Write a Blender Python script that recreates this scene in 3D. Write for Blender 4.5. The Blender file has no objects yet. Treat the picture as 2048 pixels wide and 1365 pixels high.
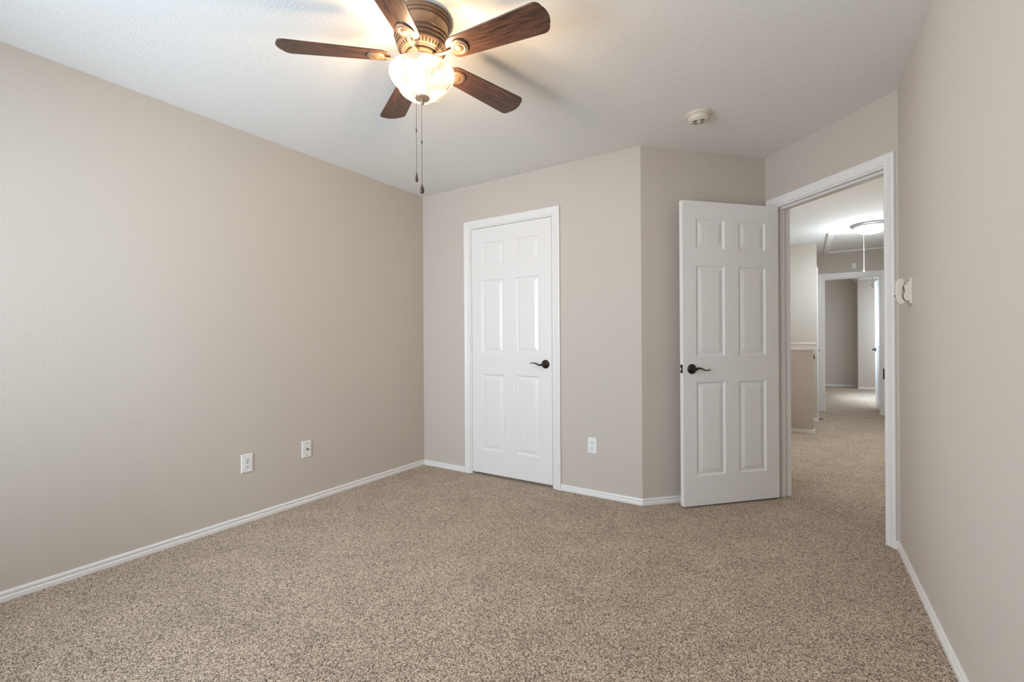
import bpy, bmesh, math, random
from mathutils import Vector, Matrix

D = bpy.data
SC = bpy.context.scene
COL = SC.collection
rad = math.radians

# ------------------------------------------------------------------ camera
FPX = 912.18                                    # focal length in pixels of a 2048 px wide frame
YAW, PITCH, ROLL = 0.5662, 0.0001, -0.0061
CAM = Vector((2.915, -3.0813, 1.1197))
F = Vector((-math.sin(YAW) * math.cos(PITCH), math.cos(YAW) * math.cos(PITCH), math.sin(PITCH)))
R = Vector((math.cos(YAW), math.sin(YAW), 0))
U = R.cross(F)
R2 = R * math.cos(ROLL) + U * math.sin(ROLL)
U2 = U * math.cos(ROLL) - R * math.sin(ROLL)
cam_data = D.cameras.new('camera')
cam = D.objects.new('camera', cam_data)
COL.objects.link(cam)
cam_data.sensor_fit = 'HORIZONTAL'
cam_data.sensor_width = 36
cam_data.lens = 36 * FPX / 2048
cam_data.clip_start = 0.02
m = Matrix((R2, U2, -F)).transposed().to_4x4()
m.translation = CAM
cam.matrix_world = m
SC.camera = cam

# ------------------------------------------------------------------ world, exposure, daylight
vs = SC.view_settings
vs.view_transform = 'Standard'
vs.look = 'None'
vs.gamma = 1
vs.use_curve_mapping = False
vs.exposure = 0.56
SC.cycles.max_bounces = 16
SC.cycles.diffuse_bounces = 10
SC.cycles.sample_clamp_indirect = 8
SC.cycles.caustics_reflective = False
SC.cycles.caustics_refractive = False
w = D.worlds.new('sky')
SC.world = w
w.use_nodes = True
bg = w.node_tree.nodes['Background']
bg.inputs[0].default_value = (0.80, 0.90, 1.0, 1)
bg.inputs[1].default_value = 1.0


def area(name, loc, rot, sx, sy, power, color, spread=180):
    l = D.lights.new(name, 'AREA')
    l.shape = 'RECTANGLE'
    l.size, l.size_y = sx, sy
    l.energy = power
    l.color = color
    l.spread = rad(spread)
    o = D.objects.new(name, l)
    COL.objects.link(o)
    o.location = loc
    o.rotation_euler = rot
    return o


REAR = -3.95
WIN = (0.25, 1.75, 0.60, 2.20)                  # window in the rear wall: x0, x1, z0, z1
area('daylight_bedroom', ((WIN[0] + WIN[1]) / 2, REAR - 0.16, (WIN[2] + WIN[3]) / 2), (rad(99), 0, 0),
     1.5, 1.6, 80, (0.67, 0.835, 1.0))
WINL = (-3.78, -2.74, 0.60, 2.20)              # window in the left wall, behind the view: y0, y1, z0, z1
area('daylight_bedroom', (-0.20, (WINL[0] + WINL[1]) / 2, (WINL[2] + WINL[3]) / 2), (rad(90), 0, rad(-90)),
     1.04, 1.6, 66, (0.67, 0.835, 1.0))
area('daylight_stair', (1.12, 3.93, 1.75), (rad(90), 0, rad(-90)), 0.7, 1.0, 5, (0.88, 0.97, 1.0))
area('landing_fill', (1.10, 2.0, 1.2), (rad(90), 0, rad(-90)), 1.2, 1.3, 33, (1.0, 0.97, 0.93))  # added fill light, brightens the half wall and the hall
area('daylight_far_room', (2.28, 7.6, 1.45), (rad(90), 0, rad(-90)), 1.5, 1.3, 330, (0.64, 0.81, 1.0))

# ------------------------------------------------------------------ geometry of the place
H = 2.44
v2 = lambda x, y: Vector((x, y))
C0, C1 = v2(0, 0), v2(1.9974, 0)
C2, C3 = v2(2.6954, 0.7110), v2(3.3496, 0.0560)
RL = v2(-0.0376, REAR)                          # rear end of the left wall
RR = v2(3.3620, REAR)                           # rear end of the right wall
T = 0.115

# ------------------------------------------------------------------ materials


def mat(name, color, rough=0.6, metal=0.0, spec=0.5, bump=None, coat=0.0):
    mt = D.materials.new(name)
    mt.use_nodes = True
    nt = mt.node_tree
    b = nt.nodes['Principled BSDF']
    b.inputs['Base Color'].default_value = (*color, 1)
    b.inputs['Roughness'].default_value = rough
    b.inputs['Metallic'].default_value = metal
    b.inputs['Specular IOR Level'].default_value = spec
    b.inputs['Coat Weight'].default_value = coat
    if bump:
        scale, dist, strength = bump
        tc = nt.nodes.new('ShaderNodeTexCoord')
        n = nt.nodes.new('ShaderNodeTexNoise')
        n.inputs['Scale'].default_value = scale
        n.inputs['Detail'].default_value = 3
        n.inputs['Roughness'].default_value = 0.55
        bp = nt.nodes.new('ShaderNodeBump')
        bp.inputs['Distance'].default_value = dist
        bp.inputs['Strength'].default_value = strength
        nt.links.new(tc.outputs['Object'], n.inputs['Vector'])
        nt.links.new(n.outputs['Fac'], bp.inputs['Height'])
        nt.links.new(bp.outputs['Normal'], b.inputs['Normal'])
    return mt


M_WALL = mat('greige_wall_paint', (0.56, 0.502, 0.442), 0.62, spec=0.35, bump=(95, 0.004, 0.26))
M_CEIL = mat('ceiling_paint', (0.79, 0.78, 0.76), 0.9, spec=0.15, bump=(110, 0.004, 0.4))
M_TRIM = mat('white_trim_paint', (0.80, 0.775, 0.75), 0.32)
M_DOOR = mat('white_door_paint', (0.80, 0.775, 0.75), 0.28, bump=(25, 0.002, 0.08))
M_BRONZE = mat('oil_rubbed_bronze', (0.035, 0.028, 0.024), 0.33, metal=0.75)
M_FAN = mat('antique_bronze', (0.29, 0.185, 0.12), 0.42, metal=0.5)
M_FINIAL = mat('floor_lit_bronze', (0.50, 0.33, 0.23), 0.45, metal=0.3)  # lighter copy of the fan bronze, floor bounce painted into the colour
M_FAN_DARK = mat('dark_bronze', (0.11, 0.085, 0.068), 0.35, metal=0.8)
M_STEEL = mat('brushed_nickel', (0.55, 0.54, 0.53), 0.35, metal=1.0)
M_SCREW = mat('dark_screw_steel', (0.16, 0.155, 0.15), 0.45, metal=0.6)
M_PLATE = mat('white_plastic', (0.80, 0.785, 0.76), 0.35)
M_CREAM = mat('cream_plastic', (0.66, 0.60, 0.51), 0.45)
M_SLOT = mat('dark_slot', (0.02, 0.018, 0.016), 0.7)
M_VENT = mat('vent_gap', (0.14, 0.12, 0.095), 0.7)
M_RAIL = mat('stained_oak', (0.16, 0.085, 0.04), 0.4)
M_HATCH = mat('hatch_paint', (0.66, 0.645, 0.62), 0.6)
M_CORD = mat('white_cord', (0.8, 0.79, 0.77), 0.7)


def carpet():
    mt = D.materials.new('speckled_frieze_carpet')
    mt.use_nodes = True
    nt = mt.node_tree
    N, L = nt.nodes.new, nt.links.new
    b = nt.nodes['Principled BSDF']
    b.inputs['Roughness'].default_value = 0.95
    b.inputs['Specular IOR Level'].default_value = 0.08
    b.inputs['Sheen Weight'].default_value = 0.15
    b.inputs['Sheen Roughness'].default_value = 0.6
    tc = N('ShaderNodeTexCoord')
    warp = N('ShaderNodeTexNoise')
    warp.inputs['Scale'].default_value = 60
    warp.inputs['Detail'].default_value = 1
    add = N('ShaderNodeMixRGB')
    add.blend_type = 'ADD'
    add.inputs[0].default_value = 0.004
    L(tc.outputs['Object'], warp.inputs['Vector'])
    L(tc.outputs['Object'], add.inputs[1])
    L(warp.outputs['Color'], add.inputs[2])
    v = N('ShaderNodeTexVoronoi')
    v.inputs['Scale'].default_value = 290
    L(add.outputs[0], v.inputs['Vector'])
    sep = N('ShaderNodeSeparateColor')
    L(v.outputs['Color'], sep.inputs[0])
    rmp = N('ShaderNodeValToRGB')
    e = rmp.color_ramp
    e.elements[0].position = 0.0
    e.elements[0].color = (0.085, 0.058, 0.038, 1)
    e.elements[1].position = 1.0
    e.elements[1].color = (0.84, 0.69, 0.53, 1)
    for p, c in ((0.22, (0.19, 0.135, 0.094, 1)), (0.5, (0.46, 0.352, 0.262, 1)), (0.78, (0.66, 0.52, 0.395, 1))):
        x = e.elements.new(p)
        x.color = c
    L(sep.outputs[0], rmp.inputs[0])
    big = N('ShaderNodeTexNoise')
    big.inputs['Scale'].default_value = 4.5
    big.inputs['Detail'].default_value = 4
    L(tc.outputs['Object'], big.inputs['Vector'])
    mr = N('ShaderNodeMapRange')
    mr.inputs['From Min'].default_value = 0.3
    mr.inputs['From Max'].default_value = 0.7
    mr.inputs['To Min'].default_value = 0.90
    mr.inputs['To Max'].default_value = 1.08
    L(big.outputs['Fac'], mr.inputs['Value'])
    mul = N('ShaderNodeMixRGB')
    mul.blend_type = 'MULTIPLY'
    mul.inputs[0].default_value = 1
    L(rmp.outputs[0], mul.inputs[1])
    L(mr.outputs[0], mul.inputs[2])
    L(mul.outputs[0], b.inputs['Base Color'])
    fine = N('ShaderNodeTexNoise')
    fine.inputs['Scale'].default_value = 380
    fine.inputs['Detail'].default_value = 2
    L(tc.outputs['Object'], fine.inputs['Vector'])
    bp = N('ShaderNodeBump')
    bp.inputs['Distance'].default_value = 0.004
    bp.inputs['Strength'].default_value = 0.5
    L(fine.outputs['Fac'], bp.inputs['Height'])
    bp2 = N('ShaderNodeBump')
    bp2.inputs['Distance'].default_value = 0.004
    bp2.inputs['Strength'].default_value = 0.6
    bp2.invert = True
    L(v.outputs['Distance'], bp2.inputs['Height'])
    L(bp.outputs['Normal'], bp2.inputs['Normal'])
    L(bp2.outputs['Normal'], b.inputs['Normal'])
    return mt


def wood():
    mt = D.materials.new('dark_walnut_blade')
    mt.use_nodes = True
    nt = mt.node_tree
    N, L = nt.nodes.new, nt.links.new
    b = nt.nodes['Principled BSDF']
    b.inputs['Roughness'].default_value = 0.32
    tc = N('ShaderNodeTexCoord')
    oi = N('ShaderNodeObjectInfo')
    addv = N('ShaderNodeVectorMath')
    addv.operation = 'ADD'
    mp = N('ShaderNodeMapping')
    mp.inputs['Scale'].default_value = (4, 34, 4)
    mulv = N('ShaderNodeVectorMath')
    mulv.operation = 'SCALE'
    mulv.inputs['Scale'].default_value = 7
    cmb = N('ShaderNodeCombineXYZ')
    for k in range(3):
        L(oi.outputs['Random'], cmb.inputs[k])
    L(cmb.outputs[0], mulv.inputs[0])
    L(tc.outputs['Object'], addv.inputs[0])
    L(mulv.outputs[0], addv.inputs[1])
    L(addv.outputs[0], mp.inputs['Vector'])
    n = N('ShaderNodeTexNoise')
    n.inputs['Scale'].default_value = 2.6
    n.inputs['Detail'].default_value = 6
    n.inputs['Roughness'].default_value = 0.62
    n.inputs['Distortion'].default_value = 0.6
    L(mp.outputs[0], n.inputs['Vector'])
    rmp = N('ShaderNodeValToRGB')
    e = rmp.color_ramp
    e.elements[0].position = 0.30
    e.elements[0].color = (0.022, 0.012, 0.009, 1)
    e.elements[1].position = 0.72
    e.elements[1].color = (0.155, 0.072, 0.043, 1)
    x = e.elements.new(0.5)
    x.color = (0.076, 0.036, 0.024, 1)
    L(n.outputs['Fac'], rmp.inputs[0])
    L(rmp.outputs[0], b.inputs['Base Color'])
    return mt


def lamp_glass(name, col, strength, vein, trans=0.9, clear=0.0, body=(0.85, 0.80, 0.72)):
    """lit frosted lamp glass: it glows, scatters and lets some light through; alabaster veins are optional"""
    mt = D.materials.new(name)
    mt.use_nodes = True
    nt = mt.node_tree
    N, L = nt.nodes.new, nt.links.new
    nt.nodes.remove(nt.nodes['Principled BSDF'])
    out = nt.nodes['Material Output']
    tl = N('ShaderNodeBsdfTranslucent')
    tl.inputs[0].default_value = (*(c * trans for c in col), 1)
    df = N('ShaderNodeBsdfPrincipled')
    df.inputs['Base Color'].default_value = (*body, 1)
    df.inputs['Roughness'].default_value = 0.2
    m1 = N('ShaderNodeMixShader')
    m1.inputs[0].default_value = 0.35
    L(tl.outputs[0], m1.inputs[1])
    L(df.outputs[0], m1.inputs[2])
    em = N('ShaderNodeEmission')
    em.inputs[0].default_value = (*col, 1)
    em.inputs[1].default_value = strength
    if vein:
        tc = N('ShaderNodeTexCoord')
        n = N('ShaderNodeTexNoise')
        n.inputs['Scale'].default_value = 8
        n.inputs['Detail'].default_value = 4
        n.inputs['Distortion'].default_value = 2.2
        L(tc.outputs['Object'], n.inputs['Vector'])
        r = N('ShaderNodeMapRange')
        r.inputs['From Min'].default_value = 0.38
        r.inputs['From Max'].default_value = 0.58
        r.inputs['To Min'].default_value = strength * 0.30
        r.inputs['To Max'].default_value = strength * 1.15
        L(n.outputs['Fac'], r.inputs['Value'])
        L(r.outputs[0], em.inputs[1])
    ad = N('ShaderNodeAddShader')
    tp = N('ShaderNodeBsdfTransparent')
    tp.inputs[0].default_value = (1.0, 0.93, 0.85, 1)
    m2 = N('ShaderNodeMixShader')
    m2.inputs[0].default_value = clear
    L(m1.outputs[0], m2.inputs[1])
    L(tp.outputs[0], m2.inputs[2])
    L(m2.outputs[0], ad.inputs[0])
    L(em.outputs[0], ad.inputs[1])
    L(ad.outputs[0], out.inputs[0])
    return mt


def pane_glass():
    mt = D.materials.new('window_glass')
    mt.use_nodes = True
    nt = mt.node_tree
    nt.nodes.remove(nt.nodes['Principled BSDF'])
    tr = nt.nodes.new('ShaderNodeBsdfTransparent')
    gl = nt.nodes.new('ShaderNodeBsdfGlossy')
    gl.inputs['Roughness'].default_value = 0.02
    fr = nt.nodes.new('ShaderNodeFresnel')
    mx = nt.nodes.new('ShaderNodeMixShader')
    nt.links.new(fr.outputs[0], mx.inputs[0])
    nt.links.new(tr.outputs[0], mx.inputs[1])
    nt.links.new(gl.outputs[0], mx.inputs[2])
    nt.links.new(mx.outputs[0], nt.nodes['Material Output'].inputs[0])
    return mt


M_CARPET, M_WOOD, M_PANE = carpet(), wood(), pane_glass()
M_BOWL = lamp_glass('alabaster_glass', (1.0, 0.83, 0.62), 0.95, True, 0.3, 0.0, (0.80, 0.72, 0.60))
M_DOME = lamp_glass('frosted_glass', (0.97, 0.98, 1.0), 1.7, False)

# ------------------------------------------------------------------ mesh helpers


class MB:
    def __init__(self):
        self.bm = bmesh.new()

    def face(self, pts, smooth=False):
        vs_ = [self.bm.verts.new(p) for p in pts]
        try:
            f = self.bm.faces.new(vs_)
            f.smooth = smooth
        except ValueError:
            pass
        return self

    def box(self, x0, x1, y0, y1, z0, z1):
        V = [self.bm.verts.new((x, y, z)) for x in (x0, x1) for y in (y0, y1) for z in (z0, z1)]
        for q in ((0, 1, 3, 2), (4, 6, 7, 5), (0, 4, 5, 1), (2, 3, 7, 6), (0, 2, 6, 4), (1, 5, 7, 3)):
            self.bm.faces.new([V[i] for i in q])
        return self

    def rings(self, rings, cap0=True, cap1=True, closed=True, smooth=True):
        """skin a list of equally long rings of points"""
        vv = [[self.bm.verts.new(p) for p in r] for r in rings]
        n = len(vv[0])
        for a, b in zip(vv[:-1], vv[1:]):
            for i in range(n if closed else n - 1):
                j = (i + 1) % n
                f = self.bm.faces.new((a[i], a[j], b[j], b[i]))
                f.smooth = smooth
        for c, k in ((cap0, 0), (cap1, -1)):
            if c and closed:
                self.bm.faces.new(vv[k] if k else list(reversed(vv[0])))
        return self

    def lathe(self, prof, seg=48, axis='Z', c=(0, 0, 0), smooth=True, cap0=True, cap1=True):
        c = Vector(c)
        rr = []
        for r, h in prof:
            r = max(r, 1e-5)
            ring = []
            for i in range(seg):
                a = 2 * math.pi * i / seg
                p = (r * math.cos(a), r * math.sin(a))
                ring.append(c + (Vector((p[0], p[1], h)) if axis == 'Z' else
                                 Vector((p[0], h, -p[1])) if axis == 'Y' else Vector((h, p[0], p[1]))))
            rr.append(ring)
        return self.rings(rr, cap0, cap1, True, smooth)

    def tube(self, pts, rx, ry=None, seg=12, up=Vector((0, 0, 1)), smooth=True):
        """a tube along points; rx, ry are numbers or one number a point (rx sideways, ry along up)"""
        pts = [Vector(p) for p in pts]
        n = len(pts)
        rx = rx if isinstance(rx, (list, tuple)) else [rx] * n
        ry = rx if ry is None else ry if isinstance(ry, (list, tuple)) else [ry] * n
        rr = []
        for i, p in enumerate(pts):
            t = (pts[min(i + 1, n - 1)] - pts[max(i - 1, 0)]).normalized()
            u = up if abs(t.dot(up)) < 0.95 else Vector((1, 0, 0))
            s = t.cross(u).normalized()
            q = s.cross(t)
            rr.append([p + s * rx[i] * math.cos(2 * math.pi * k / seg) + q * ry[i] * math.sin(2 * math.pi * k / seg)
                       for k in range(seg)])
        return self.rings(rr, smooth=smooth)

    def ball(self, c, r, sub=2):
        g = bmesh.ops.create_icosphere(self.bm, subdivisions=sub, radius=r, matrix=Matrix.Translation(c))
        for v in g['verts']:
            for f in v.link_faces:
                f.smooth = True
        return self

    def prism(self, poly, h0, h1, smooth=False):
        """poly in x, y; heights in z"""
        a = [self.bm.verts.new((p[0], p[1], h0)) for p in poly]
        b = [self.bm.verts.new((p[0], p[1], h1)) for p in poly]
        n = len(poly)
        self.bm.faces.new(list(reversed(a)))
        self.bm.faces.new(b)
        for i in range(n):
            f = self.bm.faces.new((a[i], a[(i + 1) % n], b[(i + 1) % n], b[i]))
            f.smooth = smooth
        return self

    def xform(self, mtx):
        bmesh.ops.transform(self.bm, matrix=mtx, verts=self.bm.verts)
        return self

    def build(self, name, material, parent=None, bevel=0, label=None):
        bmesh.ops.recalc_face_normals(self.bm, faces=self.bm.faces)
        me = D.meshes.new(name)
        self.bm.to_mesh(me)
        self.bm.free()
        me.materials.append(material)
        if any(f.use_smooth for f in me.polygons):
            me.set_sharp_from_angle(angle=rad(30))
        o = D.objects.new(name, me)
        COL.objects.link(o)
        if parent:
            o.parent = parent
        if bevel:
            bv = o.modifiers.new('bevel', 'BEVEL')
            bv.width = bevel
            bv.segments = 3
            bv.limit_method = 'ANGLE'
            bv.angle_limit = rad(35)
        if label:
            o['label'] = label
        return o


def tag(o, label, cat, group=None):
    o['label'], o['category'] = label, cat
    if group:
        o['group'] = group
    return o


def thing(name, label, cat, mtx=None, group=None):
    o = D.objects.new(name, None)
    COL.objects.link(o)
    o.empty_display_size = 0.05
    if mtx is not None:
        o.matrix_world = mtx
    return tag(o, label, cat, group)


def struct(o, label=None, cat=None):
    o['kind'] = 'structure'
    if label:
        o['label'] = label
    if cat:
        o['category'] = cat
    return o


def dup(root, mtx, label=None, group=None):
    r = root.copy()
    COL.objects.link(r)
    r.matrix_world = mtx
    if label:
        r['label'] = label
    if group:
        r['group'] = group
    for ch in list(root.children):
        c = ch.copy()
        COL.objects.link(c)
        c.parent = r
        for g in ch.children:
            d = g.copy()
            COL.objects.link(d)
            d.parent = c
    return r


def frame(A, B, s=0.0, z=0.0, off=0.0):
    """matrix at distance s along the wall line A to B: x runs along the wall, -y faces the room, z is up"""
    d = (B - A).normalized()
    n = Vector((d.y, -d.x))
    p = A + d * s + n * off
    mt = Matrix(((d.x, -n.x, 0, p.x), (d.y, -n.y, 0, p.y), (0, 0, 1, z), (0, 0, 0, 1)))
    return mt


def wall(name, A, B, openings=(), h=H, t=T, e0=0.0, e1=0.0, z0=0.0, material=None, label=None):
    """a thick wall standing behind the line A to B, with openings (s0, s1, z0, z1)"""
    L_ = (B - A).length
    mb = MB()
    s = -e0
    for (a, b, za, zb) in sorted(openings):
        mb.box(s, a, 0, t, z0, h)
        if za > z0:
            mb.box(a, b, 0, t, z0, za)
        if zb < h:
            mb.box(a, b, 0, t, zb, h)
        s = b
    mb.box(s, L_ + e1, 0, t, z0, h)
    o = mb.build(name, material or M_WALL)
    o.matrix_world = frame(A, B)
    return struct(o, label, 'wall' if label else None)


BASE = [(0.0, 0.0), (0.0135, 0.0), (0.0135, 0.0175), (0.0125, 0.0205), (0.0075, 0.0235), (0.0070, 0.0275),
        (0.0115, 0.0305), (0.0120, 0.0370), (0.0100, 0.0420), (0.0055, 0.0455), (0.0, 0.0455)]


def baseboard(name, P, Q, prev=None, nxt=None, material=None):
    """skirting along P to Q (room on the right), mitred with the previous and next wall points"""
    d = (Q - P).normalized()
    n = Vector((d.y, -d.x))

    def slope(da, db):
        # shift along the wall for one metre of offset at a mitre between directions da and db
        na, nb = Vector((da.y, -da.x)), Vector((db.y, -db.x))
        b = (na + nb)
        b = b / b.dot(na)
        return b
    b0 = slope((P - prev).normalized(), d) if prev is not None else n
    b1 = slope(d, (nxt - Q).normalized()) if nxt is not None else n
    r0 = [Vector((P.x + b0.x * o, P.y + b0.y * o, z)) for o, z in BASE]
    r1 = [Vector((Q.x + b1.x * o, Q.y + b1.y * o, z)) for o, z in BASE]
    return struct(MB().rings([r0, r1], smooth=False).build(name, material or M_TRIM, bevel=0.0012))


CASING = [(0.0, 0.0), (0.0, 0.009), (0.004, 0.0105), (0.010, 0.0105), (0.013, 0.0085), (0.017, 0.0085), (0.021, 0.0110),
          (0.034, 0.0130), (0.040, 0.0155), (0.050, 0.0165), (0.056, 0.0150), (0.058, 0.0120), (0.058, 0.0)]


def casing(name, A, B, s0, s1, z1, width=0.058, zb=0.0, left=True, right=True, side=1, off=0.0):
    """door casing round an opening: inner edges s0, s1, z1; side -1 puts it on the far face"""
    k = width / 0.058
    rings = []
    for (sx, sz, px, pz) in ((s0, zb, -1, 0), (s0, z1, -1, 1), (s1, z1, 1, 1), (s1, zb, 1, 0)):
        rings.append([Vector((sx + px * u * k, -side * t - off, sz + pz * u * k)) for u, t in CASING])
    o = MB().rings(rings, smooth=False).build(name, M_TRIM)
    o.matrix_world = frame(A, B)
    return struct(o)


def jamb(name, A, B, s0, s1, z1, depth, y0=0.0, th=0.02, stop=None):
    """the lining of a door opening, from y0 to y0 + depth behind the wall line; stop is (y, y) of the door stop"""
    mb = MB()
    mb.box(s0 - th, s0, y0, y0 + depth, 0, z1 + th)
    mb.box(s1, s1 + th, y0, y0 + depth, 0, z1 + th)
    mb.box(s0, s1, y0, y0 + depth, z1, z1 + th)
    if stop:
        a, b = stop
        mb.box(s0, s0 + 0.011, a, b, 0, z1)
        mb.box(s1 - 0.011, s1, a, b, 0, z1)
        mb.box(s0 + 0.011, s1 - 0.011, a, b, z1 - 0.011, z1)
    o = mb.build(name, M_TRIM, bevel=0.0015)
    o.matrix_world = frame(A, B)
    return struct(o)


def door_leaf(name, w_, h_, mtx, mirror=False, t=0.035):
    """six panel door leaf, x from 0 to w_, visible face at y = 0, other face at y = t, raised panels on both"""
    sx = w_ / 0.757
    X = [0, 0.100 * sx, 0.323 * sx, 0.431 * sx, 0.652 * sx, w_]
    Z = [0, 0.195, 0.826, 0.998, 1.608, 1.718, 1.921, h_]
    mb = MB()
    for y, sg in ((0.0, 1), (t, -1)):
        for i in range(5):
            for j in range(7):
                x0, x1, z0, z1 = X[i], X[i + 1], Z[j], Z[j + 1]
                if i in (1, 3) and j in (1, 3, 5):
                    loops = []
                    for ins, dep in ((0, 0), (0.003, 0.0012), (0.010, 0.0070), (0.015, 0.0085), (0.019, 0.0080),
                                     (0.044, 0.0022), (0.048, 0.0018)):
                        loops.append([Vector((a, y + sg * dep, b)) for a, b in
                                      ((x0 + ins, z0 + ins), (x1 - ins, z0 + ins), (x1 - ins, z1 - ins), (x0 + ins, z1 - ins))])
                    mb.rings(loops, cap0=False, cap1=True, smooth=False)
                else:
                    mb.face([(x0, y, z0), (x1, y, z0), (x1, y, z1), (x0, y, z1)])
    for q in (((0, 0), (w_, 0)), ((0, h_), (w_, h_))):
        z = q[0][1]
        mb.face([(0, 0, z), (w_, 0, z), (w_, t, z), (0, t, z)])
    for x in (0, w_):
        mb.face([(x, 0, 0), (x, t, 0), (x, t, h_), (x, 0, h_)])
    bmesh.ops.remove_doubles(mb.bm, verts=mb.bm.verts, dist=1e-6)
    o = mb.build(name, M_DOOR)
    o.matrix_world = mtx
    return struct(o)


def lever(parent, x, z, y, du, dv, face=-1):
    """lever handle: rosette at (x, z) on the face at y, lever runs along du, its wave starts towards dv"""
    f = face
    rose = MB().lathe([(0.0325, 0), (0.0335, 0.002 * f), (0.0325, 0.005 * f), (0.029, 0.009 * f), (0.022, 0.0125 * f), (0.016, 0.0145 * f),
                       (0.013, 0.016 * f), (0.0125, 0.040 * f), (0.0115, 0.044 * f), (0.008, 0.047 * f), (0.0, 0.048 * f)],
                      40, 'Y', (x, y, z)).build('door_handle', M_BRONZE, parent, label='dark bronze lever handle')
    yy = y + 0.036 * f
    P = [(0.0, 0.0), (0.010, 0.001), (0.022, 0.0045), (0.034, 0.0065), (0.046, 0.0045), (0.060, -0.0015), (0.074, -0.0075), (0.088, -0.0105),
         (0.100, -0.0095), (0.110, -0.0060), (0.117, -0.0020)]
    pts = [Vector((x + du * a, yy, z + dv * b)) for a, b in P]
    rz = [0.0085, 0.0085, 0.0075, 0.0060, 0.0052, 0.0046, 0.0042, 0.0038, 0.0036, 0.0034, 0.0022]
    ry = [0.0085, 0.0085, 0.0085, 0.0085, 0.0085, 0.0088, 0.0088, 0.0085, 0.0078, 0.0066, 0.0035]
    MB().tube(pts, ry, rz, 14).build('lever', M_BRONZE, rose)
    return rose


def hinge(parent, x, z, y, material=None):
    mb = MB()
    mb.tube([(x, y, z - 0.045), (x, y, z + 0.045)], 0.0058, seg=14, smooth=True)
    mb.tube([(x, y, z + 0.045), (x, y, z + 0.050)], 0.0045, seg=10)
    mb.tube([(x, y, z - 0.050), (x, y, z - 0.045)], 0.0045, seg=10)
    mb.box(x - 0.003, x + 0.003, y, y + 0.010, z - 0.044, z + 0.044)
    return mb.build('hinge', material or M_TRIM, parent)


# ------------------------------------------------------------------ floor and ceiling
fl = MB().box(-0.3, 5.6, REAR - 0.3, 10.5, -0.12, 0.0).build('floor', M_CARPET)
struct(fl, 'speckled brown and beige carpet floor', 'floor')
ce = MB().box(-0.3, 4.3, REAR - 0.3, 5.575, H, H + 0.12).build('ceiling', M_CEIL)
struct(ce, 'white textured ceiling of the bedroom and the hall', 'ceiling')
cf = MB()
cf.prism([(5.6, H), (5.6, H + 0.12), (3.97, H + 0.12), (2.0, H + 1.32), (2.0, H + 1.2), (2.9, H + 1.2), (3.97, H)], 5.58, 10.5)
cf.xform(Matrix(((1, 0, 0, 0), (0, 0, 1, 0), (0, 1, 0, 0), (0, 0, 0, 1))))
struct(cf.build('ceiling', M_CEIL), 'sloped ceiling of the far bedroom', 'ceiling')

# ------------------------------------------------------------------ bedroom walls
wall('wall_left', RL, C0, [(WINL[0] - REAR, WINL[1] - REAR, WINL[2], WINL[3])], e0=0.12, e1=0.12, label='greige left wall with two white wall plates')
CD = (0.5545, 1.3140)                            # closet door edges along the back wall
wall('wall_back', C0, C1, [(CD[0] - 0.022, CD[1] + 0.022, 0, 2.086)], label='greige back wall with the closed closet door')
wall('wall_alcove', C1, C2, e1=0.12, label='shaded greige slanted wall behind the open door')
ED = (0.085, 0.8505, 2.052)                      # jamb faces and head of the entry opening
wall('wall_entry', C2, C3, [(ED[0] - 0.02, ED[1] + 0.02, 0, ED[2] + 0.02)], e1=0.12, label='greige wall round the open doorway')
wall('wall_right', C3, RR, e0=0.05, e1=0.12, label='warm greige right wall with the telephone')
rw0 = RR.x + 0.12
wall('wall_rear', v2(rw0, REAR), v2(-0.16, REAR), [(rw0 - WIN[1], rw0 - WIN[0], WIN[2], WIN[3])])
# closet interior behind the closed door
wall('wall_closet', v2(-0.1, 0.70), v2(2.1, 0.70))

baseboard('baseboard_left', RL, C0, None, C1)
d01 = (C1 - C0).normalized()
baseboard('baseboard_back', C0, C0 + d01 * 0.4805, RL, None)
baseboard('baseboard_back', C0 + d01 * 1.3885, C1, None, C2)
baseboard('baseboard_alcove', C1, C2, C0, C3)
d23 = (C3 - C2).normalized()
baseboard('baseboard_entry', C2 + d23 * 0.911, C3, None, RR)
baseboard('baseboard_right', C3, RR, C2, None)

# window in the rear wall, behind the camera
wd = MB()
wx0, wx1, wz0, wz1 = WIN
for (a, b, c, d_) in ((wx0, wx0 + 0.05, wz0, wz1), (wx1 - 0.05, wx1, wz0, wz1), (wx0, wx1, wz0, wz0 + 0.05), (wx0, wx1, wz1 - 0.05, wz1),
                      (wx0, wx1, (wz0 + wz1) / 2 - 0.025, (wz0 + wz1) / 2 + 0.025)):
    wd.box(a, b, REAR - 0.09, REAR - 0.05, c, d_)
wo = struct(wd.build('window_1', M_TRIM), 'white sash window in the rear wall', 'window')
MB().box(wx0 + 0.04, wx1 - 0.04, REAR - 0.072, REAR - 0.069, wz0 + 0.04, wz1 - 0.04).build('window_pane', M_PANE, wo)
MB().box(wx0 - 0.05, wx1 + 0.05, REAR - 0.05, REAR + 0.03, wz0 - 0.025, wz0).build('window_sill', M_TRIM, wo)

wd = MB()
wy0, wy1, wz0, wz1 = WINL
for (a, b, c, d_) in ((wy0, wy0 + 0.05, wz0, wz1), (wy1 - 0.05, wy1, wz0, wz1), (wy0, wy1, wz0, wz0 + 0.05), (wy0, wy1, wz1 - 0.05, wz1),
                      (wy0, wy1, (wz0 + wz1) / 2 - 0.025, (wz0 + wz1) / 2 + 0.025)):
    wd.box(-0.125, -0.085, a, b, c, d_)
wo = struct(wd.build('window_4', M_TRIM), 'white sash window in the left wall', 'window')
MB().box(-0.107, -0.104, wy0 + 0.04, wy1 - 0.04, wz0 + 0.04, wz1 - 0.04).build('window_pane', M_PANE, wo)

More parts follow.
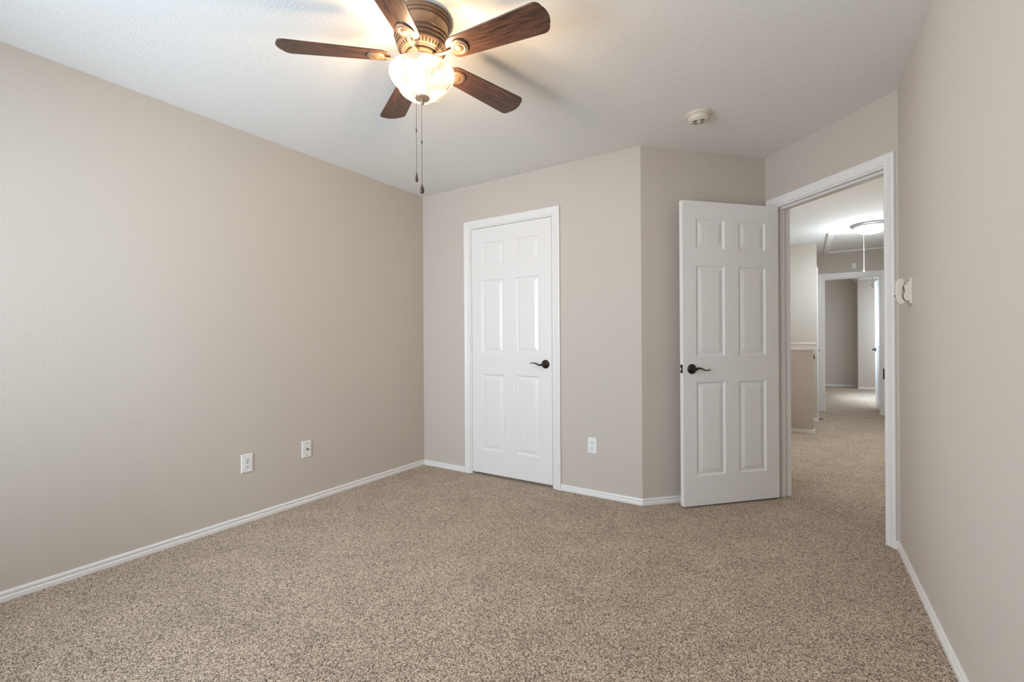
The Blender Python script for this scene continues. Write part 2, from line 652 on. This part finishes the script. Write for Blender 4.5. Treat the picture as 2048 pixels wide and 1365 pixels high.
# ------------------------------------------------------------------ closet door
casing('trim_1', C0, C1, 0.5385, 1.3305, 2.0755)
jamb('trim_2', C0, C1, CD[0] - 0.003, CD[1] + 0.003, 2.066, T, stop=(0.040, 0.075))
dl = door_leaf('door_1', CD[1] - CD[0], 2.041, frame(C0, C1, CD[0], 0.0215, -0.002))
tag(dl, 'closed white six-panel closet door in the back wall', 'door')
lever(dl, 1.2587 - CD[0], 0.9408 - 0.0215, 0, -1, -1)
for z in (1.848, 1.101, 0.342):
    hinge(dl, -0.003, z - 0.0215, -0.0065)

# ------------------------------------------------------------------ entry doorway and its open door
casing('trim_3', C2, C3, 0.0775, 0.8555, 2.0625, width=0.0575)
jamb('trim_4', C2, C3, ED[0], ED[1], ED[2], 0.130, y0=0.0, stop=(0.038, 0.073))
casing('trim_5', C2, C3, 0.079, 0.8565, 2.058, side=-1, off=-T)
da = math.atan2(0.62210 - 0.07454, 2.78054 - 2.25107)
mt = Matrix.Translation((2.25107, 0.07454, 0.0125)) @ Matrix.Rotation(da, 4, 'Z')
dl2 = door_leaf('door_2', 0.757, 2.036, mt)
tag(dl2, 'open white six-panel bedroom door standing off the slanted wall', 'door')
lever(dl2, 0.0640, 0.926 - 0.0125, 0, 1, 1)
lever(dl2, 0.0640, 0.926 - 0.0125, 0.035, 1, 1, face=1)
lp = MB()
lp.box(-0.0016, 0.0, 0.0055, 0.0295, 0.8865, 0.9435)
lpo = lp.build('latch_plate', M_BRONZE, dl2, bevel=0.0007, label='dark latch plate on the door edge')
MB().box(-0.012, -0.001, 0.0105, 0.0245, 0.906, 0.922).build('latch_bolt', M_STEEL, lpo, bevel=0.002)
for z in (1.83, 1.09, 0.25):
    hinge(dl2, 0.764, z, 0.040)
# strike plate on the right jamb
sp = MB().box(ED[1] - 0.0018, ED[1] + 0.0004, -0.0005, 0.026, 0.899, 0.957)
sp.box(ED[1] - 0.0045, ED[1] + 0.0004, -0.0080, 0.0, 0.899, 0.957)
spo = sp.build('strike_plate', M_BRONZE, bevel=0.001)
spo.matrix_world = frame(C2, C3)
tag(spo, 'dark bronze strike plate on the right doorway jamb', 'strike plate')

# ------------------------------------------------------------------ hall and landing beyond the doorway
PY = 3.375                                      # face of the half wall
wall('wall_landing', v2(1.2, PY), v2(3.028, PY), h=1.00, t=0.115, label='greige half wall beside the stairs')
baseboard('baseboard_landing', v2(1.2, PY), v2(3.028, PY), None, v2(3.028, PY + 1))
baseboard('baseboard_landing', v2(3.028, PY), v2(3.028, PY + 0.115), v2(1.2, PY), None)
cp = MB()
capp = [(0.0, 0.990), (0.016, 0.990), (0.019, 0.994), (0.019, 1.010), (0.013, 1.015), (0.011, 1.030), (0.014, 1.048), (0.021, 1.055),
        (0.026, 1.058), (0.028, 1.066), (0.026, 1.075), (0.020, 1.078), (-0.135, 1.078), (-0.143, 1.066), (-0.135, 1.055), (-0.12, 1.05),
        (-0.12, 1.0005), (0.0, 1.0005)]
cp.rings([[Vector((x, PY - o, z)) for o, z in capp] for x in (1.2, 3.052)], smooth=False)
struct(cp.build('trim_6', M_TRIM), 'white cap moulding on the half wall', 'trim')
SY = 4.385
wall('wall_stair', v2(1.2, SY), v2(3.09, SY), t=0.12, label='pale wall across the stairwell')
baseboard('baseboard_stair', v2(2.9, SY), v2(3.09, SY), None, v2(3.09, SY + 1))
FY = 5.475
RX = 3.09
RO = (4.575 - SY, 5.215 - SY)                   # opening of the door in the return wall
ra, rb = v2(RX, SY), v2(RX, FY)
wr = wall('wall_return', ra, rb, [(RO[0] - 0.022, RO[1] + 0.022, 0, 2.07)], t=0.115, e0=-0.015)
casing('trim_7', ra, rb, RO[0] - 0.008, RO[1] + 0.008, 2.058)
jamb('trim_8', ra, rb, RO[0], RO[1], 2.05, 0.115, stop=(0.04, 0.075))
baseboard('baseboard_return', ra, v2(RX, SY + RO[0] - 0.067), v2(2.9, SY), None)
dl4 = door_leaf('door_4', RO[1] - RO[0] - 0.006, 2.03, frame(ra, rb, RO[0] + 0.003, 0.015, -0.002))
tag(dl4, 'closed white door edge-on in the hall side wall', 'door')
lever(dl4, RO[1] - RO[0] - 0.07, 0.935, 0, -1, -1)
for z in (1.80, 1.05, 0.25):
    hinge(dl4, -0.003, z, -0.0075)
# spring door stop on the return wall skirting
ds = thing('door_stop', 'dark spring door stop with white tip low on the hall wall', 'door stop', Matrix.Translation((RX + 0.0135, 4.436, 0.030)))
MB().lathe([(0.010, 0), (0.010, 0.004), (0.006, 0.006)], 20, 'X').build('base', M_BRONZE, ds)
cpts = [Vector((0.005 + 0.050 * k / 120, 0.0042 * math.cos(k * 2 * math.pi / 12), 0.0042 * math.sin(k * 2 * math.pi / 12))) for k in range(121)]
MB().tube(cpts, 0.0021, seg=6).build('spring', M_BRONZE, ds)
MB().lathe([(0.0055, 0.053), (0.0075, 0.055), (0.0075, 0.068), (0.005, 0.072), (0.0, 0.0725)], 20, 'X').build('tip', M_PLATE, ds, label='white tip')
# handrail in the stairwell
hr = thing('handrail', 'end of the brown wooden handrail past the half wall', 'handrail', Matrix.Translation((3.062, SY - 0.065, 0.885)))
MB().tube([(0.0, 0, 0.0), (-0.03, 0, 0.0), (-0.10, 0, -0.025), (-1.5, 0, -1.0 + 0.2)], [0.022, 0.024, 0.024, 0.024], [0.030, 0.033, 0.033, 0.033], 16).build('rail', M_RAIL, hr)
MB().tube([(-0.16, 0, -0.075), (-0.16, 0.025, -0.125), (-0.16, 0.065, -0.13)], 0.006, seg=10).build('bracket', M_BRONZE, hr)

FO = (3.209, 3.897)
wall('wall_far', v2(2.85, FY), v2(4.22, FY), [(FO[0] - 2.85 - 0.02, FO[1] - 2.85 + 0.02, 0, 2.066)], label='hall end wall round the far doorway')
casing('trim_9', v2(2.85, FY), v2(4.22, FY), FO[0] - 2.85 - 0.006, FO[1] - 2.85 + 0.006, 2.055, width=0.074)
jamb('trim_10', v2(2.85, FY), v2(4.22, FY), FO[0] - 2.85, FO[1] - 2.85, 2.048, 0.115, stop=(0.035, 0.07))
wall('wall_hall', v2(4.10, FY), v2(4.10, -0.5), t=0.12)
wall('wall_hall', v2(4.22, -0.5), v2(3.4, -0.5), t=0.12)
wall('wall_hall', v2(1.2, 0.84), v2(1.2, FY), t=0.12, openings=[(0.56, 1.76, 0.55, 1.85), (2.72, 3.46, 1.2, 2.3)])
wall('wall_hall', v2(2.62, 0.815), v2(1.1, 0.815), t=0.1)
# window high over the stairs
ws = MB()
for (a, b, c, d_) in ((3.56, 3.60, 1.2, 2.3), (4.26, 4.30, 1.2, 2.3), (3.56, 4.30, 1.2, 1.24), (3.56, 4.30, 2.26, 2.3)):
    ws.box(1.13, 1.17, a, b, c, d_)
wso = struct(ws.build('window_2', M_TRIM), 'window over the stairs', 'window')
ws = MB()
for (a, b, c, d_) in ((1.40, 1.44, 0.55, 1.85), (2.56, 2.60, 0.55, 1.85), (1.40, 2.60, 0.55, 0.59), (1.40, 2.60, 1.81, 1.85)):
    ws.box(1.13, 1.17, a, b, c, d_)
wl_ = struct(ws.build('landing_fill_window', M_TRIM), 'unseen landing window added to let in fill light', 'window')  # unseen window, added as the opening for the landing fill light
MB().box(1.148, 1.151, 1.43, 2.57, 0.58, 1.82).build('window_pane', M_PANE, wl_)
MB().box(1.148, 1.151, 3.59, 4.27, 1.23, 2.27).build('window_pane', M_PANE, wso)

# far bedroom
fa, fb = v2(2.4, 10.17), v2(4.0, 10.17)
wall('wall_far_room', fa, fb, h=H + 1.3, label='shaded wall of the far bedroom')
wall('wall_far_room', v2(3.975, 9.70), v2(5.4, 9.70), t=0.6, label='nearer wall of the far bedroom beside the recess')
wall('wall_far_room', v2(5.3, 9.8), v2(5.3, 5.5), h=H)
wall('wall_far_room', v2(2.4, 5.5), v2(2.4, 10.3), h=H + 1.3, openings=[(1.35, 2.85, 0.8, 2.1)])
wall('wall_far_room', v2(5.4, 5.59), v2(4.2, 5.59), h=H, t=0.1)
wall('wall_far_room', v2(2.9, 5.59), v2(2.3, 5.59), h=H + 1.3, t=0.1)
wall('wall_far_room', v2(5.4, 5.592), v2(2.3, 5.592), h=H + 1.3, t=0.1, z0=H)
baseboard('baseboard_far_room', v2(2.4, 10.17), v2(3.975, 10.17), None, None)
baseboard('baseboard_far_room', v2(3.975, 9.70), v2(5.3, 9.70), None, None)
wf = MB()
for (a, b, c, d_) in ((6.85, 6.90, 0.8, 2.1), (8.30, 8.35, 0.8, 2.1), (6.85, 8.35, 0.8, 0.85), (6.85, 8.35, 2.05, 2.1), (6.85, 8.35, 1.43, 1.47)):
    wf.box(2.32, 2.36, a, b, c, d_)
wfo = struct(wf.build('window_3', M_TRIM), 'window of the far bedroom', 'window')
MB().box(2.338, 2.341, 6.89, 8.31, 0.84, 2.06).build('window_pane', M_PANE, wfo)
# open door of the far bedroom, seen edge-on
mt = Matrix.Translation((3.918, 5.632 + 0.70, 0.014)) @ Matrix.Rotation(rad(-90), 4, 'Z')
dl3 = door_leaf('door_3', 0.70, 2.03, mt)
tag(dl3, 'open white door of the far bedroom at the end of the hall', 'door')
lever(dl3, 0.065, 0.935, 0, 1, 1)
# small white sensor over the far doorway
sn = thing('wall_sensor', 'small white sensor box on the hall wall above the far doorway', 'sensor',
           Matrix.Translation((3.5795, FY, 2.218)))
MB().box(-0.025, 0.025, -0.028, 0, -0.043, 0.043).build('body', M_PLATE, sn, bevel=0.006)
MB().box(-0.014, 0.014, -0.0295, -0.027, -0.030, -0.004).build('lens', M_CORD, sn, bevel=0.001)

# attic hatch with its pull cord
hx0, hx1, hy0, hy1 = 3.197, 3.965, 3.83, 5.335
ah = thing('attic_hatch', 'white framed attic hatch in the hall ceiling with a pull cord', 'hatch', Matrix.Translation((hx0, hy0, H)))
W_, L_ = hx1 - hx0, hy1 - hy0
hf = MB()
for (a, b, c, d_) in ((0, 0.066, 0, L_), (W_ - 0.066, W_, 0, L_), (0.066, W_ - 0.066, 0, 0.066), (0.066, W_ - 0.066, L_ - 0.066, L_)):
    hf.box(a, b, c, d_, -0.022, 0)
hf.build('frame', M_TRIM, ah, bevel=0.003)
pn = MB().box(0.072, W_ - 0.072, 0.072, L_ - 0.072, -0.006, -0.001).build('panel', M_HATCH, ah)
cx_, cy_ = 3.561 - hx0, 3.95 - hy0
pc = MB().tube([(cx_, cy_, -0.004), (cx_, cy_, -0.475)], 0.0022, seg=8).build('pull_cord', M_CORD, ah)
MB().lathe([(0.0, -0.470), (0.006, -0.474), (0.0095, -0.487), (0.008, -0.497), (0.0, -0.500)], 16, 'Z', (cx_, cy_, 0)).build('cord_knob', M_PLATE, pc)

# hall ceiling light
hl = thing('ceiling_light', 'lit flush dome light with nickel rim on the hall ceiling', 'ceiling light', Matrix.Translation((3.587, 3.56, H)))
M_RIM = mat('satin_nickel_rim', (0.30, 0.30, 0.30), 0.45, metal=0.7)
MB().lathe([(0.185, 0.0), (0.190, -0.004), (0.190, -0.012), (0.183, -0.019), (0.176, -0.022), (0.172, -0.032), (0.163, -0.036), (0.155, -0.036), (0.155, -0.030), (0.0, -0.028)],
           64, 'Z').build('rim', M_RIM, hl)
MB().lathe([(0.154, -0.031), (0.156, -0.038), (0.150, -0.056), (0.134, -0.076), (0.108, -0.093), (0.072, -0.105), (0.035, -0.111), (0.0, -0.113)],
           64, 'Z').build('dome', M_DOME, hl)
MB().lathe([(0.012, -0.110), (0.014, -0.114), (0.010, -0.119), (0.006, -0.121), (0.007, -0.126), (0.004, -0.131), (0.0, -0.132)], 24, 'Z').build('finial', M_STEEL, hl)
pl = D.lights.new('hall_bulb', 'AREA')
pl.shape = 'DISK'
pl.size = 0.26
pl.energy = 9
pl.color = (0.78, 0.91, 1.0)
po = D.objects.new('hall_bulb', pl)
COL.objects.link(po)
po.location = (3.587, 3.56, H - 0.14)
pl = D.lights.new('hall_bulb', 'POINT')
pl.energy = 15
pl.color = (0.78, 0.91, 1.0)
pl.shadow_soft_size = 0.10
po = D.objects.new('hall_bulb', pl)
COL.objects.link(po)
po.location = (3.587, 3.56, H - 0.42)

# ------------------------------------------------------------------ wall plates


def outlet(mtx, label, group):
    t = thing('wall_outlet', label, 'outlet', mtx, group)
    w2, h2 = 0.035, 0.057
    pl_ = MB().rings([[Vector((sx * (w2 - i), -d_, sz * (h2 - i))) for sx, sz in ((-1, -1), (1, -1), (1, 1), (-1, 1))]
                      for i, d_ in ((0, 0), (0, 0.0035), (0.002, 0.0055), (0.0045, 0.0062))], smooth=False).build('cover_plate', M_PLATE, t)
    for zc in (0.0195, -0.0195):
        poly = []
        for k in range(40):
            a = 2 * math.pi * k / 40
            poly.append((0.0172 * math.cos(a), max(-0.0125, min(0.0125, 0.0172 * math.sin(a)))))
        rc = MB().rings([[Vector((p[0], -d_, zc + p[1])) for p in poly] for d_ in (0.005, 0.0078)], smooth=False).build('receptacle', M_PLATE, t, bevel=0.0006)
        MB().box(-0.0075, -0.0052, -0.0082, -0.006, zc - 0.001, zc + 0.0075).build('slot', M_SLOT, rc)
        MB().box(0.0052, 0.0075, -0.0082, -0.006, zc - 0.001, zc + 0.0065).build('slot', M_SLOT, rc)
        MB().lathe([(0.0028, -0.006), (0.0028, -0.0082)], 16, 'Y', (0, 0, zc - 0.0068)).build('ground_hole', M_SLOT, rc)
    MB().lathe([(0.0032, -0.006), (0.0030, -0.0074), (0.0, -0.0078)], 16, 'Y').build('screw', M_STEEL, t)
    return t


LW = (C0 - RL).length
o1 = outlet(frame(C0, C1, 1.6382, 0.3636), 'white duplex outlet on the back wall, right of the closet door', 'duplex wall outlets')
o2 = dup(o1, frame(RL, C0, LW - (5.0 - 3.4318), 0.3668), 'white duplex outlet low on the left wall, nearer than the cable plate')
cx = thing('cable_plate', 'white plate with one round cable jack low on the left wall', 'wall plate', frame(RL, C0, LW - (5.0 - 3.8356), 0.3738))
MB().rings([[Vector((sx * (0.0355 - i), -d_, sz * (0.058 - i))) for sx, sz in ((-1, -1), (1, -1), (1, 1), (-1, 1))]
            for i, d_ in ((0, 0), (0, 0.0035), (0.002, 0.0055), (0.0045, 0.0062))], smooth=False).build('cover_plate', M_PLATE, cx)
jk = MB().lathe([(0.0068, -0.005), (0.0068, -0.0085), (0.0055, -0.009)], 6, 'Y', smooth=False).build('jack', M_STEEL, cx)
MB().lathe([(0.0048, -0.008), (0.0048, -0.017), (0.003, -0.0175)], 16, 'Y').build('jack_bore', M_SLOT, jk)
for z in (0.042, -0.042):
    MB().lathe([(0.0032, -0.006), (0.0030, -0.0074), (0.0, -0.0076)], 16, 'Y', (0, 0, z)).build('screw', M_SCREW, cx)

# ------------------------------------------------------------------ wall telephone by the doorway (its face points into the room, x runs towards the camera)
ph = thing('wall_telephone', 'small cream wall telephone beside the doorway on the right wall', 'telephone', frame(C3, RR, 0.318, 1.343))


def side_prism(poly, x0, x1):
    """poly in (distance off the wall, height), extruded along the wall"""
    return MB().rings([[Vector((x, -a, b)) for a, b in poly] for x in (x0, x1)], smooth=False)


side_prism([(0.0, -0.059), (0.005, -0.060), (0.0105, -0.057), (0.0115, 0.0), (0.0105, 0.058), (0.006, 0.061), (0.0, 0.061)], -0.032, 0.032).build('base_plate', M_CREAM, ph, bevel=0.002)
side_prism([(0.009, -0.046), (0.022, -0.044), (0.028, -0.036), (0.0315, -0.022), (0.030, -0.014), (0.0245, 0.000), (0.0265, 0.012), (0.030, 0.020), (0.0265, 0.030),
            (0.021, 0.033), (0.0195, 0.042), (0.009, 0.044)], -0.026, 0.026).build('cradle', M_CREAM, ph, bevel=0.002)
hs = side_prism([(0.0285, -0.060), (0.026, -0.052), (0.0275, -0.045), (0.0335, -0.034), (0.0365, -0.015), (0.037, 0.004), (0.0335, 0.022), (0.029, 0.032), (0.0275, 0.042),
                 (0.029, 0.054), (0.0335, 0.0605), (0.046, 0.061), (0.0535, 0.056), (0.0575, 0.040), (0.0595, 0.018), (0.060, -0.006), (0.0575, -0.028), (0.0525, -0.047),
                 (0.047, -0.058), (0.039, -0.0625)], -0.022, 0.022).build('handset', M_CREAM, ph, bevel=0.004)
kp = MB()
for k, z in enumerate((0.046, 0.034, 0.022, 0.010)):
    for x in (-0.011, 0.0, 0.011):
        kp.box(x - 0.0035, x + 0.0035, -0.0628 + 0.0006 * k, -0.055, z - 0.003, z + 0.003)
kp.build('keypad', M_CREAM, hs, bevel=0.0008)
MB().box(-0.004, 0.004, -0.0622, -0.057, -0.024, -0.016).build('hook_tab', M_VENT, hs, bevel=0.0008)

# ------------------------------------------------------------------ smoke detector
sd = thing('smoke_detector', 'round off-white smoke detector on the bedroom ceiling', 'smoke detector', Matrix.Translation((2.413, -0.238, H)))
MB().lathe([(0.070, 0.0), (0.071, -0.004), (0.069, -0.011), (0.0655, -0.0135), (0.060, -0.0135), (0.060, 0)], 64, 'Z').build('base', M_CREAM, sd)
MB().lathe([(0.059, -0.009), (0.061, -0.0155), (0.0605, -0.024), (0.056, -0.034), (0.048, -0.042), (0.038, -0.0455), (0.0365, -0.044), (0.034, -0.040), (0.0, -0.040)], 64, 'Z').build('cover', M_CREAM, sd)
MB().lathe([(0.0335, -0.0385), (0.0335, -0.0425), (0.0, -0.0425)], 40, 'Z').build('vent_gap', M_VENT, sd)
gr = MB()
for a, hw in ((10, 0.003), (100, 0.011), (190, 0.003), (280, 0.011)):
    a = rad(a)
    c_, s_ = math.cos(a), math.sin(a)
    gr.prism([(0.010 * c_ - hw * s_, 0.010 * s_ + hw * c_), (0.010 * c_ + hw * s_, 0.010 * s_ - hw * c_),
              (0.036 * c_ + hw * s_, 0.036 * s_ - hw * c_), (0.036 * c_ - hw * s_, 0.036 * s_ + hw * c_)], -0.0455, -0.041)
gr.lathe([(0.014, -0.041), (0.014, -0.0465), (0.011, -0.048), (0.0, -0.048)], 32, 'Z')
gr.build('grille', M_CREAM, sd)

# ------------------------------------------------------------------ ceiling fan
FC = Vector((1.604, -1.694, H))
fan = thing('ceiling_fan', 'lit bronze ceiling fan with five dark wood blades and a glass bowl', 'ceiling fan', Matrix.Translation(FC))
MB().lathe([(0.1150, 0.0), (0.1170, -0.003), (0.1170, -0.016), (0.1140, -0.018), (0.1115, -0.018), (0.1115, -0.021), (0.1130, -0.023), (0.1130, -0.026), (0.1090, -0.030), (0.1060, -0.031),
            (0.1045, -0.045), (0.1020, -0.060), (0.0985, -0.070), (0.0, -0.070)], 72, 'Z').build('canopy', M_FAN, fan)
mo = MB().lathe([(0.0, -0.067), (0.106, -0.067), (0.1120, -0.071), (0.1135, -0.075), (0.1120, -0.079), (0.1065, -0.0805), (0.1050, -0.0825), (0.1065, -0.085), (0.1085, -0.089), (0.1075, -0.093),
                 (0.1015, -0.0945), (0.1000, -0.0965), (0.1020, -0.099), (0.1040, -0.103), (0.1030, -0.107), (0.0975, -0.109), (0.0960, -0.111), (0.0985, -0.114), (0.1000, -0.118), (0.0985, -0.122),
                 (0.0965, -0.124), (0.0800, -0.139), (0.0775, -0.140), (0.0750, -0.1435), (0.0690, -0.1445), (0.0660, -0.142), (0.0655, -0.136), (0.0, -0.136)], 72, 'Z').build('motor_housing', M_FAN, fan)
vt = MB()
for k in range(40):
    a = 2 * math.pi * k / 40
    q = MB()
    m1 = Matrix.Rotation(a, 4, 'Z') @ Matrix.Translation((0.0883, 0, -0.1316)) @ Matrix.Rotation(rad(-42.3), 4, 'Y')
    g = bmesh.ops.create_cube(vt.bm, size=1, matrix=m1 @ Matrix.Diagonal((0.0135, 0.0048, 0.0026, 1)))
    q.bm.free()
vt.build('vent_slots', M_SLOT, mo)
MB().lathe([(0.062, -0.138), (0.062, -0.150), (0.057, -0.155), (0.050, -0.156), (0.048, -0.160), (0.040, -0.162), (0.0, -0.162)], 56, 'Z').build('flywheel', M_FAN, fan)
MB().lathe([(0.044, -0.158), (0.046, -0.163), (0.046, -0.186), (0.050, -0.190), (0.052, -0.196), (0.048, -0.200), (0.030, -0.204), (0.012, -0.206), (0.006, -0.214), (0.006, -0.322),
            (0.0, -0.322)], 48, 'Z').build('light_kit_fitter', M_FAN, fan)
bowl = [(0.1300, -0.2120), (0.1325, -0.2150), (0.1335, -0.2200), (0.1325, -0.2290), (0.1270, -0.2420), (0.1180, -0.2550), (0.1070, -0.2645), (0.0975, -0.2680), (0.0940, -0.2700),
        (0.0955, -0.2740), (0.0965, -0.2790), (0.0940, -0.2880), (0.0860, -0.2980), (0.0710, -0.3090), (0.0500, -0.3162), (0.030, -0.319), (0.008, -0.319)]
inner = [(r - 0.0035 if r > 0.01 else r, z + (0.0035 if r < 0.12 else 0.0005)) for r, z in reversed(bowl)]
bowl_o = MB().lathe(bowl + inner, 80, 'Z', cap0=False, cap1=False).build('bowl_shade', M_BOWL, fan, label='lit alabaster glass bowl')
MB().lathe([(0.0, -0.317), (0.0290, -0.3165), (0.0310, -0.319), (0.0280, -0.323), (0.0180, -0.326), (0.0080, -0.328), (0.0055, -0.331)], 40, 'Z', cap1=True).ball((0, 0, -0.3385), 0.0085).build('finial', M_FINIAL, fan)
# bulbs and their light: the glass lets it through and is not burnt out by the bulbs a few centimetres behind it
glass_col = D.collections.new('fan_bowl_glass')
glass_col.objects.link(bowl_o)
glass_col.collection_objects[0].light_linking.link_state = 'EXCLUDE'
for k in range(3):
    a = rad(20 + 120 * k)
    c_, s_ = math.cos(a), math.sin(a)
    bb = MB()
    bb.lathe([(0.0, -0.027), (0.010, -0.025), (0.017, -0.016), (0.019, -0.006), (0.016, 0.006), (0.010, 0.015), (0.009, 0.026)], 20, 'Z')
    bb.xform(Matrix.Translation((0.055 * c_, 0.055 * s_, -0.246)) @ Matrix.Rotation(a, 4, 'Z') @ Matrix.Rotation(rad(60), 4, 'Y'))
    bb.build('bulb', M_DOME, fan)
    lt = D.lights.new('fan_bulb', 'POINT')
    lt.energy = 8.0
    lt.color = (1.0, 0.70, 0.40)
    lt.shadow_soft_size = 0.02
    lo = D.objects.new('fan_bulb', lt)
    COL.objects.link(lo)
    lo.light_linking.receiver_collection = glass_col
    lo.light_linking.blocker_collection = glass_col
    lo.location = FC + Vector((0.068 * c_, 0.068 * s_, -0.256))

# blades: built once along +x, pitched, then copied round the axis
PITCHB = rad(-12)
xs0, xs1 = 0.125, 0.560


def blade_outline():
    pts = []
    w0, w1 = 0.050, 0.066
    rt = 0.030
    # root: half ellipse
    for k in range(13):
        a = rad(90 + 180 * k / 12)
        pts.append((xs0 + 0.045 + 0.045 * math.cos(a), w0 * math.sin(a)))
    # tip corners rounded, tip slightly bowed
    for k in range(9):
        a = rad(-90 + 80 * k / 8)
        pts.append((xs1 - 0.012 - rt + rt * math.cos(a), -w1 + rt + rt * math.sin(a)))
    for k in range(1, 8):
        t_ = -1 + 2 * k / 8
        pts.append((xs1 - 0.012 * t_ * t_, t_ * (w1 - rt * 0.8)))
    for k in range(9):
        a = rad(10 + 80 * k / 8)
        pts.append((xs1 - 0.012 - rt + rt * math.cos(a), w1 - rt + rt * math.sin(a)))
    return pts


BZ = -0.158
Mp = Matrix.Translation((0, 0, BZ)) @ Matrix.Rotation(PITCHB, 4, 'X')
arm0 = blade0 = None
blade_objs = []
TH0 = 5.9
for k in range(5):
    rz = Matrix.Rotation(rad(TH0 + 72 * k), 4, 'Z')
    if k == 0:
        blade0 = MB().prism(blade_outline(), -0.003, 0.003).xform(Matrix.Identity(4)).build('blade', M_WOOD, fan, bevel=0.0018)
        iron = MB()
        med = [(0.0, -0.0150), (0.0060, -0.0150), (0.0130, -0.0135), (0.0180, -0.0110), (0.0200, -0.0115), (0.0220, -0.0125), (0.0250, -0.0125), (0.0275, -0.0110), (0.0300, -0.0100), (0.0330, -0.0095),
               (0.0350, -0.0070), (0.0352, -0.0032)]
        iron.lathe(med, 40, 'Z', (0.183, 0, 0))
        arm = [(0.052, 0, 0.004), (0.075, 0, -0.003), (0.100, 0, -0.0085), (0.125, 0, -0.0100), (0.152, 0, -0.0085)]
        iron.tube(arm, [0.0085, 0.0075, 0.0068, 0.0072, 0.0090], [0.0060, 0.0052, 0.0048, 0.0045, 0.0040], 12)
        arm0 = iron.build('blade_iron', M_FAN, blade0)
        b = blade0
    else:
        b = blade0.copy()
        COL.objects.link(b)
        b.parent = fan
        i2 = arm0.copy()
        COL.objects.link(i2)
        i2.parent = b
    b.matrix_local = rz @ Mp
    blade_objs.append(b)


def pull_chain(parent, x, y, z0, z1, zc, fat):
    ch = MB()
    n = int((z0 - z1) / 0.0042)
    for k in range(n + 1):
        ch.ball((x, y, z0 + (z1 - z0) * k / n), 0.0016, 1)
    ch.tube([(x, y, z0), (x, y, z1)], 0.0007, seg=6)
    o = ch.build('pull_chain', M_FAN_DARK, parent)
    MB().lathe([(0.0, 0.006), (0.0026, 0.0055), (0.003, 0.0), (0.0026, -0.0055), (0.0, -0.006)], 12, 'Z', (x, y, zc)).build('connector', M_FAN_DARK, o)
    f = fat
    MB().lathe([(0.0, 0.002), (0.0025, 0.0), (0.0035 * f, -0.006), (0.0062 * f, -0.016), (0.0080 * f, -0.026), (0.0072 * f, -0.033), (0.004 * f, -0.0365), (0.0, -0.0375)],
               24, 'Z', (x, y, z1)).build('pull_knob', M_FAN_DARK, o)


rd = Vector((0.844, 0.536, 0))
pull_chain(fan, -0.0030, -0.0015, -0.346, -0.674, -0.501, 1.15)
pull_chain(fan, -0.0185 * 0.844 + 0.012, -0.0185 * 0.536 - 0.022, -0.318, -0.636, -0.463, 0.80)

# small ceiling fan of the far bedroom, of which the pull chains show under the door head
f2 = thing('ceiling_fan', 'dark pull chains and cap of a fan in the far bedroom', 'ceiling fan', Matrix.Translation((3.995, 7.40, H)))
MB().lathe([(0.085, 0), (0.09, -0.01), (0.10, -0.03), (0.10, -0.07), (0.08, -0.10), (0.05, -0.115), (0.03, -0.12), (0.03, -0.165), (0.022, -0.178), (0.0, -0.180)], 40, 'Z').build('motor_housing', M_FAN_DARK, f2)
b2 = None
for k in range(5):
    if b2 is None:
        b2 = MB().prism(blade_outline(), -0.003, 0.003).build('blade', M_WOOD, f2)
        MB().tube([(0.06, 0, -0.006), (0.15, 0, -0.006), (0.2, 0, -0.005)], [0.009, 0.012, 0.016], [0.003, 0.003, 0.003], 10).build('blade_iron', M_FAN_DARK, b2)
        b = b2
    else:
        b = b2.copy()
        COL.objects.link(b)
        b.parent = f2
        for ch in b2.children:
            c = ch.copy()
            COL.objects.link(c)
            c.parent = b
    b.matrix_local = Matrix.Rotation(rad(20 + 72 * k), 4, 'Z') @ Matrix.Translation((0, 0, -0.085)) @ Matrix.Rotation(PITCHB, 4, 'X')
for (x, z1) in ((-0.006, -0.350), (0.010, -0.396)):
    ch = MB().tube([(x, 0, -0.170), (x, 0, z1)], 0.0016, seg=6).build('pull_chain', M_FAN_DARK, f2)
    MB().lathe([(0.0, 0.012), (0.010, 0.008), (0.014, 0.0), (0.010, -0.010), (0.0, -0.014)], 16, 'Z', (x, 0, z1)).build('pull_knob', M_FAN_DARK, ch)
